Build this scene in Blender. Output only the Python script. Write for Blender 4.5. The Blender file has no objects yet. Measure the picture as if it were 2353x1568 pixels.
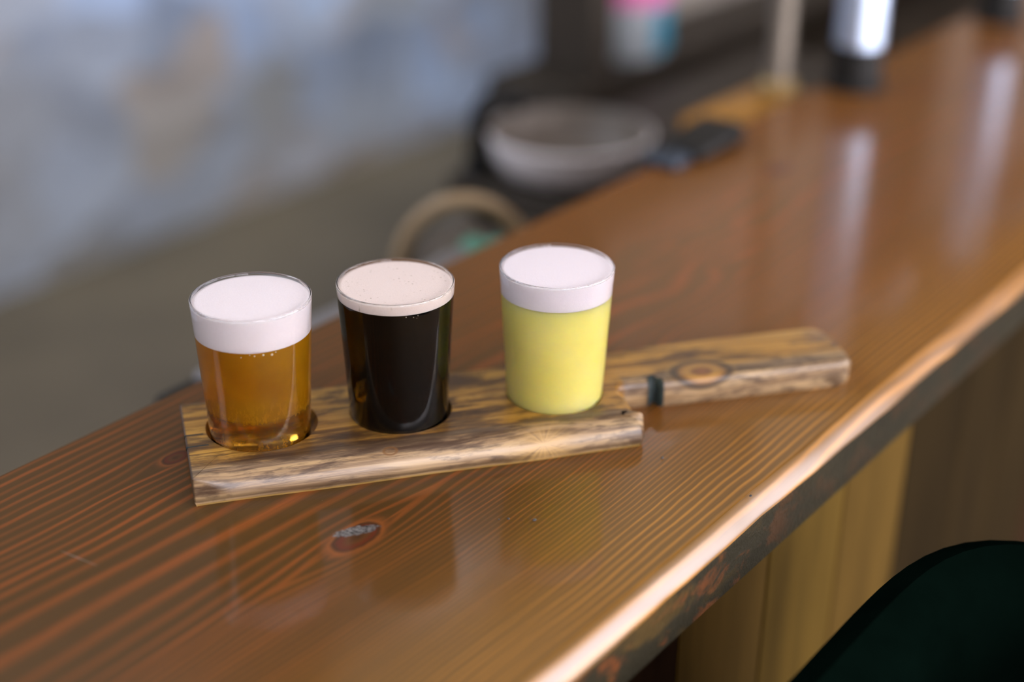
import bpy, bmesh, math, random
from mathutils import Vector, Matrix
random.seed(7)
scene = bpy.context.scene
COL = scene.collection

# ------------------------------------------------------------------ camera, world, light, exposure
PITCH, ROLL, CAM_H = 0.4546, 0.0085, 0.4265
Fv = Vector((0, math.cos(PITCH), -math.sin(PITCH)))
Up0 = Vector((0, math.sin(PITCH), math.cos(PITCH)))
R0 = Vector((1, 0, 0))
Rv = math.cos(ROLL) * R0 + math.sin(ROLL) * Up0
Uv = -math.sin(ROLL) * R0 + math.cos(ROLL) * Up0
cd = bpy.data.cameras.new('camera'); cam = bpy.data.objects.new('camera', cd); COL.objects.link(cam)
cam.matrix_world = Matrix(((Rv.x, Uv.x, -Fv.x, 0), (Rv.y, Uv.y, -Fv.y, 0), (Rv.z, Uv.z, -Fv.z, CAM_H), (0, 0, 0, 1)))
cd.sensor_width = 36; cd.lens = 52.257; cd.clip_start = 0.02
cd.dof.use_dof = True; cd.dof.focus_distance = 0.80; cd.dof.aperture_fstop = 1.8
scene.camera = cam

w = bpy.data.worlds.new('world'); scene.world = w; w.use_nodes = True
w.node_tree.nodes['Background'].inputs[0].default_value = (0.55, 0.62, 0.75, 1)
w.node_tree.nodes['Background'].inputs[1].default_value = 0.25
scene.view_settings.view_transform = 'Standard'; scene.view_settings.look = 'None'
scene.view_settings.gamma = 1; scene.view_settings.exposure = -0.04
scene.view_settings.use_curve_mapping = False
WASH_POWER = 33.0         # wall-washer lamps added to brighten the stone wall
WINDOW_GLOW = 12.4        # daylight panes
SKYLIGHT_GLOW = 2.6

# ------------------------------------------------------------------ frames
ANG = math.radians(52.4)                     # the bar's direction; bar frame = (u along, v across, z up)
BAR = Matrix.Rotation(ANG, 4, 'Z')
def W(u, v, z=0.0): return BAR @ Vector((u, v, z))
BANG = math.radians(15.69)                   # the paddle's direction
PAD = Matrix.Translation((-0.1674, 0.6677, 0)) @ Matrix.Rotation(BANG, 4, 'Z')
def P(s, t, z=0.0): return PAD @ Vector((s, t, z))

# ------------------------------------------------------------------ helpers
def link(name, bm, mat=None, parent=None, mw=None, smooth=False, angle=None):
    me = bpy.data.meshes.new(name); bmesh.ops.recalc_face_normals(bm, faces=bm.faces); bm.to_mesh(me); bm.free()
    o = bpy.data.objects.new(name, me); COL.objects.link(o)
    if mat: me.materials.append(mat)
    if smooth:
        for p in me.polygons: p.use_smooth = True
        if angle is not None:
            me.set_sharp_from_angle(angle=math.radians(angle))
    if parent: o.parent = parent
    if mw is not None: o.matrix_world = mw
    return o
def empty(name, mw=None):
    o = bpy.data.objects.new(name, None); COL.objects.link(o); o.empty_display_size = 0.05
    if mw is not None: o.matrix_world = mw
    return o
def tag(o, label, cat, group=None, kind=None):
    o['label'] = label; o['category'] = cat
    if group: o['group'] = group
    if kind: o['kind'] = kind
    return o
def box(bm, x0, x1, y0, y1, z0, z1, bev=0.0, seg=2):
    r = bmesh.ops.create_cube(bm, size=1)
    vs = r['verts']
    for v in vs:
        v.co = Vector((x0 + (v.co.x + .5) * (x1 - x0), y0 + (v.co.y + .5) * (y1 - y0), z0 + (v.co.z + .5) * (z1 - z0)))
    if bev > 0:
        es = list({e for v in vs for e in v.link_edges})
        bmesh.ops.bevel(bm, geom=es, offset=bev, segments=seg, affect='EDGES', profile=0.5)
def lathe(bm, prof, seg=64, cx=0, cy=0, wob=None):
    rings = []
    for r, z in prof:
        if r < 1e-7: rings.append([bm.verts.new((cx, cy, z))])
        else:
            rings.append([bm.verts.new((cx + r * math.cos(2*math.pi*k/seg), cy + r * math.sin(2*math.pi*k/seg), z)) for k in range(seg)])
    for a, b in zip(rings[:-1], rings[1:]):
        for k in range(seg):
            k2 = (k + 1) % seg
            if len(a) == 1 and len(b) == 1: continue
            if len(a) == 1: bm.faces.new((a[0], b[k], b[k2]))
            elif len(b) == 1: bm.faces.new((a[k], a[k2], b[0]))
            else: bm.faces.new((a[k], a[k2], b[k2], b[k]))
def tube(bm, pts, r, seg=12, closed=False):
    pts = [Vector(p) for p in pts]; n = len(pts); rings = []
    for i, p in enumerate(pts):
        if closed: d = pts[(i + 1) % n] - pts[i - 1]
        else: d = pts[min(i + 1, n - 1)] - pts[max(i - 1, 0)]
        d.normalize(); a = d.cross(Vector((0, 0, 1)))
        if a.length < 1e-3: a = d.cross(Vector((0, 1, 0)))
        a.normalize(); b = d.cross(a)
        rr = r[i] if isinstance(r, (list, tuple)) else r
        rings.append([bm.verts.new(p + a * rr * math.cos(2*math.pi*k/seg) + b * rr * math.sin(2*math.pi*k/seg)) for k in range(seg)])
    m = n if closed else n - 1
    for i in range(m):
        A, B = rings[i], rings[(i + 1) % n]
        for k in range(seg): bm.faces.new((A[k], A[(k+1) % seg], B[(k+1) % seg], B[k]))
    if not closed: bm.faces.new(rings[0]); bm.faces.new(rings[-1])

class M:
    """small node-graph writer"""
    def __init__(s, name):
        s.m = bpy.data.materials.new(name); s.m.use_nodes = True
        s.nt = s.m.node_tree; s.N = s.nt.nodes; s.b = s.N['Principled BSDF']; s.out = s.N['Material Output']
    def set(s, **k):
        for n, v in k.items():
            n = {'base': 'Base Color', 'rough': 'Roughness', 'metal': 'Metallic', 'ior': 'IOR', 'coat': 'Coat Weight',
                 'coatr': 'Coat Roughness', 'trans': 'Transmission Weight', 'sss': 'Subsurface Weight', 'sssr': 'Subsurface Radius',
                 'ssss': 'Subsurface Scale', 'spec': 'Specular IOR Level', 'emit': 'Emission Color', 'emits': 'Emission Strength',
                 'coati': 'Coat IOR', 'normal': 'Normal'}[n]
            i = s.b.inputs[n]
            if isinstance(v, bpy.types.NodeSocket): s.nt.links.new(v, i)
            else: i.default_value = v
        return s
    def n(s, typ, ins=None, **props):
        nd = s.N.new(typ)
        for k, v in props.items(): setattr(nd, k, v)
        for k, v in (ins or {}).items():
            i = nd.inputs[k]
            if isinstance(v, bpy.types.NodeSocket): s.nt.links.new(v, i)
            else: i.default_value = v
        return nd
    def math(s, op, a, b=0.0, c=0.0, clamp=False):
        nd = s.n('ShaderNodeMath', {0: a, 1: b, 2: c}, operation=op); nd.use_clamp = clamp; return nd.outputs[0]
    def obj(s):
        return s.n('ShaderNodeTexCoord').outputs['Object']
    def sep(s, v):
        nd = s.n('ShaderNodeSeparateXYZ', {0: v}); return nd.outputs
    def comb(s, x, y, z=0.0): return s.n('ShaderNodeCombineXYZ', {0: x, 1: y, 2: z}).outputs[0]
    def mapping(s, v, scale=(1, 1, 1), loc=(0, 0, 0), rot=(0, 0, 0)):
        return s.n('ShaderNodeMapping', {'Vector': v, 'Scale': scale, 'Location': loc, 'Rotation': rot}).outputs[0]
    def noise(s, v, scale=5, detail=3, rough=.5, dist=0.0, color=False):
        nd = s.n('ShaderNodeTexNoise', {'Vector': v, 'Scale': scale, 'Detail': detail, 'Roughness': rough, 'Distortion': dist})
        return nd.outputs['Color' if color else 'Fac']
    def ramp(s, f, stops, interp='LINEAR'):
        nd = s.n('ShaderNodeValToRGB', {0: f}); cr = nd.color_ramp; cr.interpolation = interp
        mx = max([1.0] + [p for p, c in stops])
        if mx > 1.0:                                     # stops beyond 1: squeeze the input instead
            q = s.math('DIVIDE', f, mx); s.nt.links.new(q, nd.inputs[0])
        while len(cr.elements) > 1: cr.elements.remove(cr.elements[-1])
        cols = [(c, c, c, 1) if isinstance(c, (int, float)) else (c[0], c[1], c[2], 1) for p, c in stops]
        cr.elements[0].position = stops[0][0] / mx; cr.elements[0].color = cols[0]
        for (p, c), cc in list(zip(stops, cols))[1:]:
            e = cr.elements.new(p / mx); e.color = cc
        return nd.outputs[0]
    def mix(s, f, a, b, mode='MIX'):
        nd = s.n('ShaderNodeMix', data_type='RGBA', blend_type=mode)
        for k, v in ((0, f), (6, a), (7, b)):
            if isinstance(v, bpy.types.NodeSocket): s.nt.links.new(v, nd.inputs[k])
            elif k == 0: nd.inputs[0].default_value = v
            else: nd.inputs[k].default_value = (v[0], v[1], v[2], 1)
        return nd.outputs[2]
    def bump(s, h, strength=.3, dist=.001):
        o = s.n('ShaderNodeBump', {'Height': h, 'Strength': strength, 'Distance': dist}).outputs[0]
        return o
    def blob(s, x, y, x0, y0, sx, sy, rot=0.0):
        """smooth bump exp(-(r^2)) around (x0,y0)"""
        dx = s.math('SUBTRACT', x, x0); dy = s.math('SUBTRACT', y, y0)
        if rot:
            c, sn = math.cos(rot), math.sin(rot)
            dx, dy = (s.math('ADD', s.math('MULTIPLY', dx, c), s.math('MULTIPLY', dy, sn)),
                      s.math('SUBTRACT', s.math('MULTIPLY', dy, c), s.math('MULTIPLY', dx, sn)))
        a = s.math('DIVIDE', dx, sx); b = s.math('DIVIDE', dy, sy)
        r2 = s.math('ADD', s.math('MULTIPLY', a, a), s.math('MULTIPLY', b, b))
        return s.math('EXPONENT', s.math('MULTIPLY', r2, -1.0)), r2

def simple(name, base, rough=.5, metal=0.0, coat=0.0, var=0.15, scale=8, stretch=(1, 1, 1), **k):
    m = M(name); n = m.noise(m.mapping(m.obj(), stretch), scale, 4, .6)
    lo = tuple(c * (1 - var) for c in base); hi = tuple(min(1, c * (1 + var)) for c in base)
    m.set(base=m.ramp(n, [(0.3, lo), (0.7, hi)]), rough=rough, metal=metal, coat=coat, **k)
    return m.m

# ------------------------------------------------------------------ materials
def mat_counter(name='counter_wood', lip=False):
    m = M(name); x, y, z = m.sep(m.obj())
    # slow wander of the grain
    w1 = m.noise(m.comb(m.math('MULTIPLY', x, 2.2), m.math('MULTIPLY', y, 6.0), 0.3), 1.0, 2, .5)
    w2 = m.noise(m.comb(m.math('MULTIPLY', x, 9.0), m.math('MULTIPLY', y, 26.0), 1.7), 1.0, 2, .5)
    w3 = m.noise(m.comb(m.math('MULTIPLY', x, 60.0), m.math('MULTIPLY', y, 160.0), 4.7), 1.0, 2, .5)
    # the wild cathedral figure past the third glass
    sw, _ = m.blob(x, y, 0.86, 0.525, 0.17, 0.07)
    wS = m.noise(m.comb(m.math('MULTIPLY', x, 7.5), m.math('MULTIPLY', y, 24.0), 8.3), 1.0, 2, .5)
    v = m.math('ADD', y, m.math('MULTIPLY', m.math('SUBTRACT', w1, .5), .028))
    v = m.math('ADD', v, m.math('MULTIPLY', m.math('SUBTRACT', w2, .5), .006))
    v = m.math('ADD', v, m.math('MULTIPLY', m.math('SUBTRACT', w3, .5), .0007))
    v = m.math('ADD', v, m.math('MULTIPLY', sw, m.math('MULTIPLY', m.math('SUBTRACT', wS, .5), .09)))
    # knots push the lines apart
    knots = [(0.4601, 0.4538, .030, .016, .012), (0.4554, 0.5884, .018, .010, .006), (1.10, 0.56, .03, .015, .012), (0.18, 0.40, .03, .015, .012)]
    for kx, ky, sx, sy, a in knots:
        g, _ = m.blob(x, y, kx, ky, sx * 1.5, sy * 1.5)
        dy = m.math('SUBTRACT', y, ky)
        sgn = m.math('DIVIDE', dy, m.math('SQRT', m.math('ADD', m.math('MULTIPLY', dy, dy), 4e-6)))
        v = m.math('SUBTRACT', v, m.math('MULTIPLY', m.math('MULTIPLY', g, sgn), a * .8))
    # ring phase: piecewise frequency across the board
    segs = [(0.25, 190), (0.335, 190), (0.352, 300), (0.425, 330), (0.447, 200), (0.470, 66), (0.545, 60), (0.56, 150), (0.60, 175), (0.70, 120)]
    ph = [0.0]
    for (a, fa), (b, fb) in zip(segs[:-1], segs[1:]): ph.append(ph[-1] + (b - a) * (fa + fb) / 2)
    tot = ph[-1]
    fc = m.n('ShaderNodeFloatCurve', {1: m.math('DIVIDE', m.math('SUBTRACT', v, .25), .45)})
    cv = fc.mapping.curves[0]
    while len(cv.points) < len(segs): cv.points.new(.5, .5)
    for pt, (a, _), p in zip(cv.points, segs, ph): pt.location = ((a - .25) / .45, p / tot); pt.handle_type = 'AUTO'
    fc.mapping.update()
    phase = m.math('MULTIPLY', fc.outputs[0], tot)
    fr = m.math('FRACT', phase)
    # per-ring strength
    rid = m.math('FLOOR', phase)
    rnd = m.n('ShaderNodeTexWhiteNoise', {'W': rid}, noise_dimensions='1D').outputs['Value']
    line = m.ramp(fr, [(0.0, 0.0), (0.42, 0.04), (0.60, 0.80), (0.76, 1.0), (0.88, 0.30), (1.0, 0.0)])
    line = m.math('MULTIPLY', line, m.math('ADD', .45, m.math('MULTIPLY', rnd, .65)), clamp=True)
    # fade of contrast in patches
    patch = m.ramp(m.noise(m.comb(m.math('MULTIPLY', x, 5.0), m.math('MULTIPLY', y, 12.0), 2.0), 1.0, 2, .5), [(0.3, .45), (0.65, 1.0)])
    line = m.math('MULTIPLY', line, patch)
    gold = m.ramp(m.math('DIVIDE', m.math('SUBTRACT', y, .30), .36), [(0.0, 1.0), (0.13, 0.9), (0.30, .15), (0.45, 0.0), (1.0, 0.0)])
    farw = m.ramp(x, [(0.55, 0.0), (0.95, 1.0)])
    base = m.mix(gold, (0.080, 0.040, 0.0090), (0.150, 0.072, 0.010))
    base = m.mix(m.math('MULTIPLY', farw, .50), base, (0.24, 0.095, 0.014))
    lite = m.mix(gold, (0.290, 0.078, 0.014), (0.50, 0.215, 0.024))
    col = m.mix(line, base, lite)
    # fine fibre streaks
    fib = m.noise(m.comb(m.math('MULTIPLY', x, 30.0), m.math('MULTIPLY', v, 900.0), 0.0), 1.0, 3, .6)
    col = m.mix(m.ramp(fib, [(0.35, .0), (0.7, .35)]), col, (0.05, 0.025, 0.008), 'MULTIPLY') if False else m.mix(m.ramp(fib, [(0.45, .0), (0.75, .22)]), col, (0.035, 0.018, 0.006))
    # knots themselves
    warp = m.noise(m.mapping(m.obj(), (60, 60, 60)), 1.0, 3, .6)
    for i, (kx, ky, sx, sy, a) in enumerate(knots):
        _, r2 = m.blob(x, y, kx, ky, sx * .62, sy * .62)
        r = m.math('ADD', m.math('SQRT', r2), m.math('MULTIPLY', m.math('SUBTRACT', warp, .5), .5))
        ringc = m.ramp(r, [(0.0, (0.060, .024, .008)), (0.35, (0.10, .038, .010)), (0.62, (0.115, .022, .008)), (0.8, (0.055, .024, .009)), (0.95, (0.24, .075, .015)), (1.25, (.12, .045, .012))])
        mk = m.ramp(r, [(0.0, 1), (0.95, .9), (1.45, 0.0)])
        col = m.mix(mk, col, ringc)
        if i == 0:
            _, q2 = m.blob(x, y, kx + .004, ky + .0045, .013, .0045, -.55)
            qr = m.math('ADD', q2, m.math('MULTIPLY', m.math('SUBTRACT', m.noise(m.mapping(m.obj(), (260, 260, 260)), 1.0, 3, .7), .5), 2.0))
            gk = m.ramp(qr, [(0.0, 1), (0.7, .9), (0.95, 0.0)])
            gc = m.ramp(m.noise(m.mapping(m.obj(), (420, 420, 420)), 1.0, 3, .7), [(0.35, (.012, .012, .011)), (0.62, (.22, .21, .20))])
            col = m.mix(gk, col, gc)
    # pale scratch at the left
    _, s2 = m.blob(x, y, .3598, .550, .0045, .014, .13)
    _, s3 = m.blob(x, y, .3598, .5495, .0005, .0135, .13)
    col = m.mix(m.math('MULTIPLY', m.ramp(s3, [(0.0, .35), (.8, .2), (1.0, 0.0)]), warp), col, (.6, .5, .42))
    # dents and dust marks
    dust = m.n('ShaderNodeTexVoronoi', {'Vector': m.mapping(m.obj(), (38, 38, 38)), 'Scale': 1.0}, feature='F1')
    col = m.mix(m.ramp(dust.outputs['Distance'], [(0.0, .5), (0.018, .0)]), col, (.35, .3, .26))
    bumpn = m.bump(m.math('ADD', m.math('MULTIPLY', line, .25), m.noise(m.mapping(m.obj(), (9, 9, 9)), 1.0, 2, .5)), .10, .0006)
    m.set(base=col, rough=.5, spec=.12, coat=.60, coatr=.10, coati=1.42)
    m.nt.links.new(m.n('ShaderNodeBump', {'Height': m.noise(m.mapping(m.obj(), (22, 40, 20)), 1.0, 2, .5), 'Strength': .10, 'Distance': .001}).outputs[0], m.b.inputs['Coat Normal'])
    m.set(normal=bumpn)
    if lip: m.set(coat=1.0, coatr=.30, coati=1.72)
    return m.m

def mat_edge_face():
    m = M('worn_dark_edge'); x, y, z = m.sep(m.obj())
    v = m.obj()
    n1 = m.noise(m.mapping(v, (34, 60, 60)), 1.0, 5, .65, .6)
    n2 = m.noise(m.mapping(v, (11, 30, 30), (3, 1, 2)), 1.0, 4, .6, .4)
    n3 = m.noise(m.mapping(v, (240, 240, 240)), 1.0, 3, .7)
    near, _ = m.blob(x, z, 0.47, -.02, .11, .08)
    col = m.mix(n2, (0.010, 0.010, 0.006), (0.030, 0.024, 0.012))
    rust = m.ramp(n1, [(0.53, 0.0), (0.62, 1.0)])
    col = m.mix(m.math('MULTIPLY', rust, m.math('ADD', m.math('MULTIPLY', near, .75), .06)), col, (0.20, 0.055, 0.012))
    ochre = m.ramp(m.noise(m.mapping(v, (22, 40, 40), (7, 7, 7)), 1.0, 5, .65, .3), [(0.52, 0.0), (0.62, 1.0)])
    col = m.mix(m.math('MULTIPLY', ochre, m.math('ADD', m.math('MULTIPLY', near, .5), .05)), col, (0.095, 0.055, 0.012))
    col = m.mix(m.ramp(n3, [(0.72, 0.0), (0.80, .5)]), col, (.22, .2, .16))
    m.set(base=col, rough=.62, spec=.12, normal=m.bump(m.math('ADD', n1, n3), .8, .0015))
    return m.m

def mat_pine(name, pale=1.0, offs=(0, 0, 0)):
    """scorched, oiled pine of the paddle; object coords in metres, x along the grain"""
    m = M(name); o = m.mapping(m.obj(), (1, 1, 1), offs); x, y, z = m.sep(o)
    wz = m.math('ADD', y, m.math('MULTIPLY', z, .9))
    wn = m.noise(m.comb(m.math('MULTIPLY', x, 12), m.math('MULTIPLY', wz, 30), 0.0), 1.0, 2, .5)
    # knots: (.19,.012) star under the third glass, (.107,.018) tiny, (.305,.068) handle ring
    ks = [(0.193, 0.010, .022, .012, .007), (0.107, 0.020, .005, .004, .002), (0.306, 0.064, .020, .015, .010)]
    v = m.math('ADD', wz, m.math('MULTIPLY', m.math('SUBTRACT', wn, .5), .007))
    for kx, ky, sx, sy, a in ks:
        g, _ = m.blob(x, wz, kx, ky, sx, sy)
        dy = m.math('SUBTRACT', wz, ky)
        sgn = m.math('DIVIDE', dy, m.math('SQRT', m.math('ADD', m.math('MULTIPLY', dy, dy), 2e-6)))
        v = m.math('SUBTRACT', v, m.math('MULTIPLY', m.math('MULTIPLY', g, sgn), a))
    # broad growth bands
    band = m.noise(m.comb(m.math('MULTIPLY', x, 3.0), m.math('MULTIPLY', v, 115), 3.0), 1.0, 2, .5)
    fine = m.noise(m.comb(m.math('MULTIPLY', x, 22.0), m.math('MULTIPLY', v, 900), 1.0), 1.0, 4, .65)
    col = m.ramp(band, [(0.34, (0.14, 0.062, 0.008)), (0.43, (0.34, 0.165, 0.021)), (0.50, (0.50, 0.265, 0.040)), (0.57, (0.30, 0.138, 0.016)), (0.66, (0.54, 0.31, 0.062))])
    seam = m.ramp(m.math('FRACT', m.math('MULTIPLY', v, 95)), [(0.0, 0.0), (0.90, 0.0), (0.96, .65), (1.0, 0.0)])
    col = m.mix(seam, col, (0.10, 0.045, 0.010))
    # torch scorch: soft dark clouds stretched along the grain
    sc1 = m.noise(m.comb(m.math('MULTIPLY', x, 16.0), m.math('MULTIPLY', wz, 65), 6.0), 1.0, 4, .65, .5)
    sc2 = m.noise(m.comb(m.math('MULTIPLY', x, 60.0), m.math('MULTIPLY', v, 260), 9.0), 1.0, 4, .7)
    sc = m.math('ADD', m.math('MULTIPLY', sc1, .74), m.math('MULTIPLY', sc2, .30))
    for bx, by, sx, sy, am in ((.030, .010, .013, .0045, .15), (.060, .0135, .022, .0030, .17), (.083, .0255, .012, .004, .16), (.163, .072, .014, .008, .13), (.228, .020, .012, .004, .14),
                               (.214, .0125, .014, .0035, .12), (.085, .070, .010, .006, .10), (.135, .014, .020, .003, .09), (.160, .033, .025, .004, .10), (.015, .030, .010, .004, -.08), (.095, .055, .012, .010, -.05),
                               (.36, .070, .022, .010, -.06), (.265, .060, .010, .012, -.10)):
        gb, _ = m.blob(x, y, bx, by, sx, sy)
        sc = m.math('ADD', sc, m.math('MULTIPLY', gb, am))
    col = m.mix(m.ramp(sc, [(0.49, 0.0), (0.56, .60), (0.66, .95)]), col, (0.042, 0.017, 0.0055))
    # front edge and handle front mixed towards streaky grey-brown
    hnd = m.math('GREATER_THAN', x, .2555)
    ysh = m.math('SUBTRACT', y, m.math('MULTIPLY', hnd, .040))
    front = m.ramp(ysh, [(0.0, 1.0), (0.0105, .92), (0.0145, .15), (0.022, 0.0)])
    gn = m.math('ADD', m.math('MULTIPLY', m.noise(m.comb(m.math('MULTIPLY', x, 11.0), m.math('MULTIPLY', v, 150), 2.0), 1.0, 2, .5), .72), m.math('MULTIPLY', fine, .28))
    grey = m.ramp(gn, [(0.38, (0.36, 0.26, 0.145)), (0.45, (0.25, 0.18, 0.11)), (0.50, (0.115, 0.078, 0.052)), (0.54, (0.24, 0.17, 0.10)), (0.58, (0.17, 0.115, 0.07)), (0.62, (0.060, 0.036, 0.022))])
    col = m.mix(m.math('MULTIPLY', front, .85), col, grey)
    col = m.mix(m.math('MULTIPLY', m.ramp(sc, [(0.50, 0.0), (0.58, .75), (0.68, .95)]), front), col, (0.045, 0.022, 0.010))
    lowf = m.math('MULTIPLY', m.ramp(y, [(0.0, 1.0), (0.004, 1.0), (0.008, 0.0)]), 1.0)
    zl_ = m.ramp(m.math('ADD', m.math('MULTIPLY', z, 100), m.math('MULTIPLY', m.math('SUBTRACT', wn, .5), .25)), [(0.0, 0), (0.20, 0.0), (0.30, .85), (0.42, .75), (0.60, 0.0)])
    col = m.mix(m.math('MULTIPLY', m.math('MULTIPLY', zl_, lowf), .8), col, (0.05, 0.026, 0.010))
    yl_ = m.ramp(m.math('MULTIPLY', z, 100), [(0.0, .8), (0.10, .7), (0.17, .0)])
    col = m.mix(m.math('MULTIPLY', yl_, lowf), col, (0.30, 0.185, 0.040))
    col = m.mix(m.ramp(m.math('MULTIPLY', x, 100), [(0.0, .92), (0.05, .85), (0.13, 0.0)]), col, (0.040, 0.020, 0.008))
    # star knot glow and tiny rings
    g, r2 = m.blob(x, wz, ks[0][0], ks[0][1], .016, .012)
    rays = m.noise(m.comb(m.math('MULTIPLY', m.math('ARCTAN2', m.math('SUBTRACT', wz, ks[0][1]), m.math('SUBTRACT', x, ks[0][0])), 5.0), 0.0, 0.0), 1.0, 2, .5)
    col = m.mix(m.math('MULTIPLY', g, m.ramp(rays, [(0.35, .3), (0.6, .85)])), col, (0.50, 0.31, 0.105))
    _, r2 = m.blob(x, wz, ks[1][0], ks[1][1], .0035, .0030)
    col = m.mix(m.ramp(r2, [(0.0, .2), (0.5, .1), (0.8, .8), (1.3, .7), (1.8, 0.0)]), col, (0.13, 0.055, 0.012))
    _, r2 = m.blob(x, wz, ks[2][0], ks[2][1], .017, .0125)
    rr = m.math('ADD', m.math('SQRT', r2), m.math('MULTIPLY', m.math('SUBTRACT', sc2, .5), .25))
    kc = m.ramp(rr, [(0.0, (.23, .085, .03)), (0.3, (.15, .06, .02)), (0.55, (.36, .19, .04)), (0.8, (.25, .12, .03)), (0.95, (.05, .03, .015)), (1.15, (.05, .03, .015)), (1.3, (.3, .18, .06))])
    col = m.mix(m.ramp(rr, [(0.0, .95), (1.1, .9), (1.35, 0.0)]), col, kc)
    m.set(base=m.mix(.10, col, m.mix(fine, (0, 0, 0), (1, 1, 1)), 'OVERLAY'), rough=m.ramp(fine, [(0.3, .42), (0.7, .56)]), spec=.3, coat=.55, coatr=.24, coati=1.5,
          normal=m.bump(m.math('ADD', m.math('MULTIPLY', fine, .5), m.math('MULTIPLY', band, .5)), .45, .0009))
    return m.m

def mat_glass(name='clear_glass', rough=0.0):
    m = M(name); n = m.noise(m.mapping(m.obj(), (60, 60, 60)), 1.0, 1, .5)
    m.set(base=(0.96, 0.985, 0.975, 1), rough=rough, trans=1.0, ior=1.47, normal=m.bump(n, .03, .0004))
    return m.m

def mat_amber():
    m = M('amber_beer')
    n = m.noise(m.mapping(m.obj(), (45, 45, 45)), 1.0, 3, .6)
    refr = m.n('ShaderNodeBsdfRefraction', {'Color': (1.0, .80, .34, 1), 'Roughness': 0.05, 'IOR': 1.34})
    tl = m.n('ShaderNodeBsdfTranslucent', {'Color': (.92, .46, .010, 1)})
    df = m.n('ShaderNodeBsdfDiffuse', {'Color': m.ramp(n, [(0.35, (.44, .205, .004)), (0.65, (.62, .31, .007))])})
    a = m.n('ShaderNodeMixShader', {0: .55, 1: tl.outputs[0], 2: df.outputs[0]})
    zz = m.sep(m.obj())[2]
    speck = m.noise(m.mapping(m.obj(), (380, 380, 160)), 1.0, 4, .7)
    low = m.ramp(m.math('MULTIPLY', zz, 10), [(0.10, 0.16), (.33, .08), (0.37, .55), (1.0, .64)])
    fac = m.math('ADD', low, m.math('MULTIPLY', m.ramp(speck, [(.50, 0), (.58, .35)]), m.ramp(m.math('MULTIPLY', zz, 10), [(.2, 1), (.5, 0)])), clamp=True)
    b = m.n('ShaderNodeMixShader', {0: fac, 1: refr.outputs[0], 2: a.outputs[0]})
    gl = m.n('ShaderNodeBsdfGlossy', {'Color': (1, 1, 1, 1), 'Roughness': .08})
    c = m.n('ShaderNodeMixShader', {0: .02, 1: b.outputs[0], 2: gl.outputs[0]})
    m.nt.links.new(c.outputs[0], m.out.inputs['Surface'])
    ab = m.n('ShaderNodeVolumeAbsorption', {'Color': (.96, .62, .06, 1), 'Density': 26.0})
    m.nt.links.new(ab.outputs[0], m.out.inputs['Volume'])
    return m.m

def mat_hazy():
    m = M('hazy_yellow_beer')
    n = m.noise(m.mapping(m.obj(), (30, 30, 30)), 1.0, 2, .5)
    m.set(base=m.ramp(n, [(0.3, (.79, .71, .20)), (0.7, (.83, .755, .26))]), rough=.35, sss=.9, sssr=(1.0, .85, .12), ssss=.02, spec=.2)
    return m.m

def mat_stout():
    m = M('black_stout'); n = m.noise(m.mapping(m.obj(), (20, 20, 20)), 1.0, 2, .5)
    m.set(base=m.ramp(n, [(0.3, (.0015, .0016, .0015)), (0.7, (.0025, .0025, .002))]), rough=.6, spec=0.0)
    return m.m

def mat_foam(name, c, bub=0.0):
    m = M(name)
    vo = m.n('ShaderNodeTexVoronoi', {'Vector': m.obj(), 'Scale': 1500.0}).outputs['Distance']
    n = m.noise(m.obj(), 900, 3, .6)
    col = m.ramp(n, [(0.3, tuple(k * .96 for k in c)), (0.7, c)])
    if bub:
        v2 = m.n('ShaderNodeTexVoronoi', {'Vector': m.mapping(m.obj(), (1, 1, .2)), 'Scale': 330.0}).outputs['Distance']
        clus = m.noise(m.obj(), 90, 3, .6)
        pit = m.math('MULTIPLY', m.ramp(v2, [(0.10, 1), (0.22, 0)]), m.ramp(clus, [(0.50, 0), (0.60, 1)]))
        col = m.mix(m.math('MULTIPLY', pit, bub), col, (.42, .33, .24))
    m.set(base=col, rough=.75, sss=.35, sssr=(1, .9, .8), ssss=.003, spec=.3, normal=m.bump(m.math('ADD', vo, n), .25, .0003))
    return m.m

def mat_stonewall():
    m = M('whitewashed_stone'); v = m.obj()
    d = m.noise(m.mapping(v, (2, 2, 2)), 1.0, 3, .6, color=True)
    vv = m.n('ShaderNodeVectorMath', {0: v, 1: m.n('ShaderNodeVectorMath', {0: d, 'Scale': .45}, operation='SCALE').outputs[0]}, operation='ADD').outputs[0]
    vo = m.n('ShaderNodeTexVoronoi', {'Vector': m.mapping(vv, (4.2, 4.2, 5.0)), 'Scale': 1.0})
    ce = m.sep(vo.outputs['Color'])
    col = m.ramp(ce[0], [(0.0, (.30, .34, .45)), (0.30, (.50, .60, .84)), (0.52, (.42, .41, .43)), (0.72, (.62, .73, .97)), (0.9, (.56, .46, .42))])
    x, y, z = m.sep(v)
    warm = m.ramp(m.noise(m.mapping(v, (.9, .9, .9)), 1.0, 2, .5), [(0.42, 0.0), (0.62, .6)])
    col = m.mix(warm, col, (.42, .38, .33))
    m.set(base=col, rough=.8, normal=m.bump(vo.outputs['Distance'], .6, .03))
    return m.m

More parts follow.
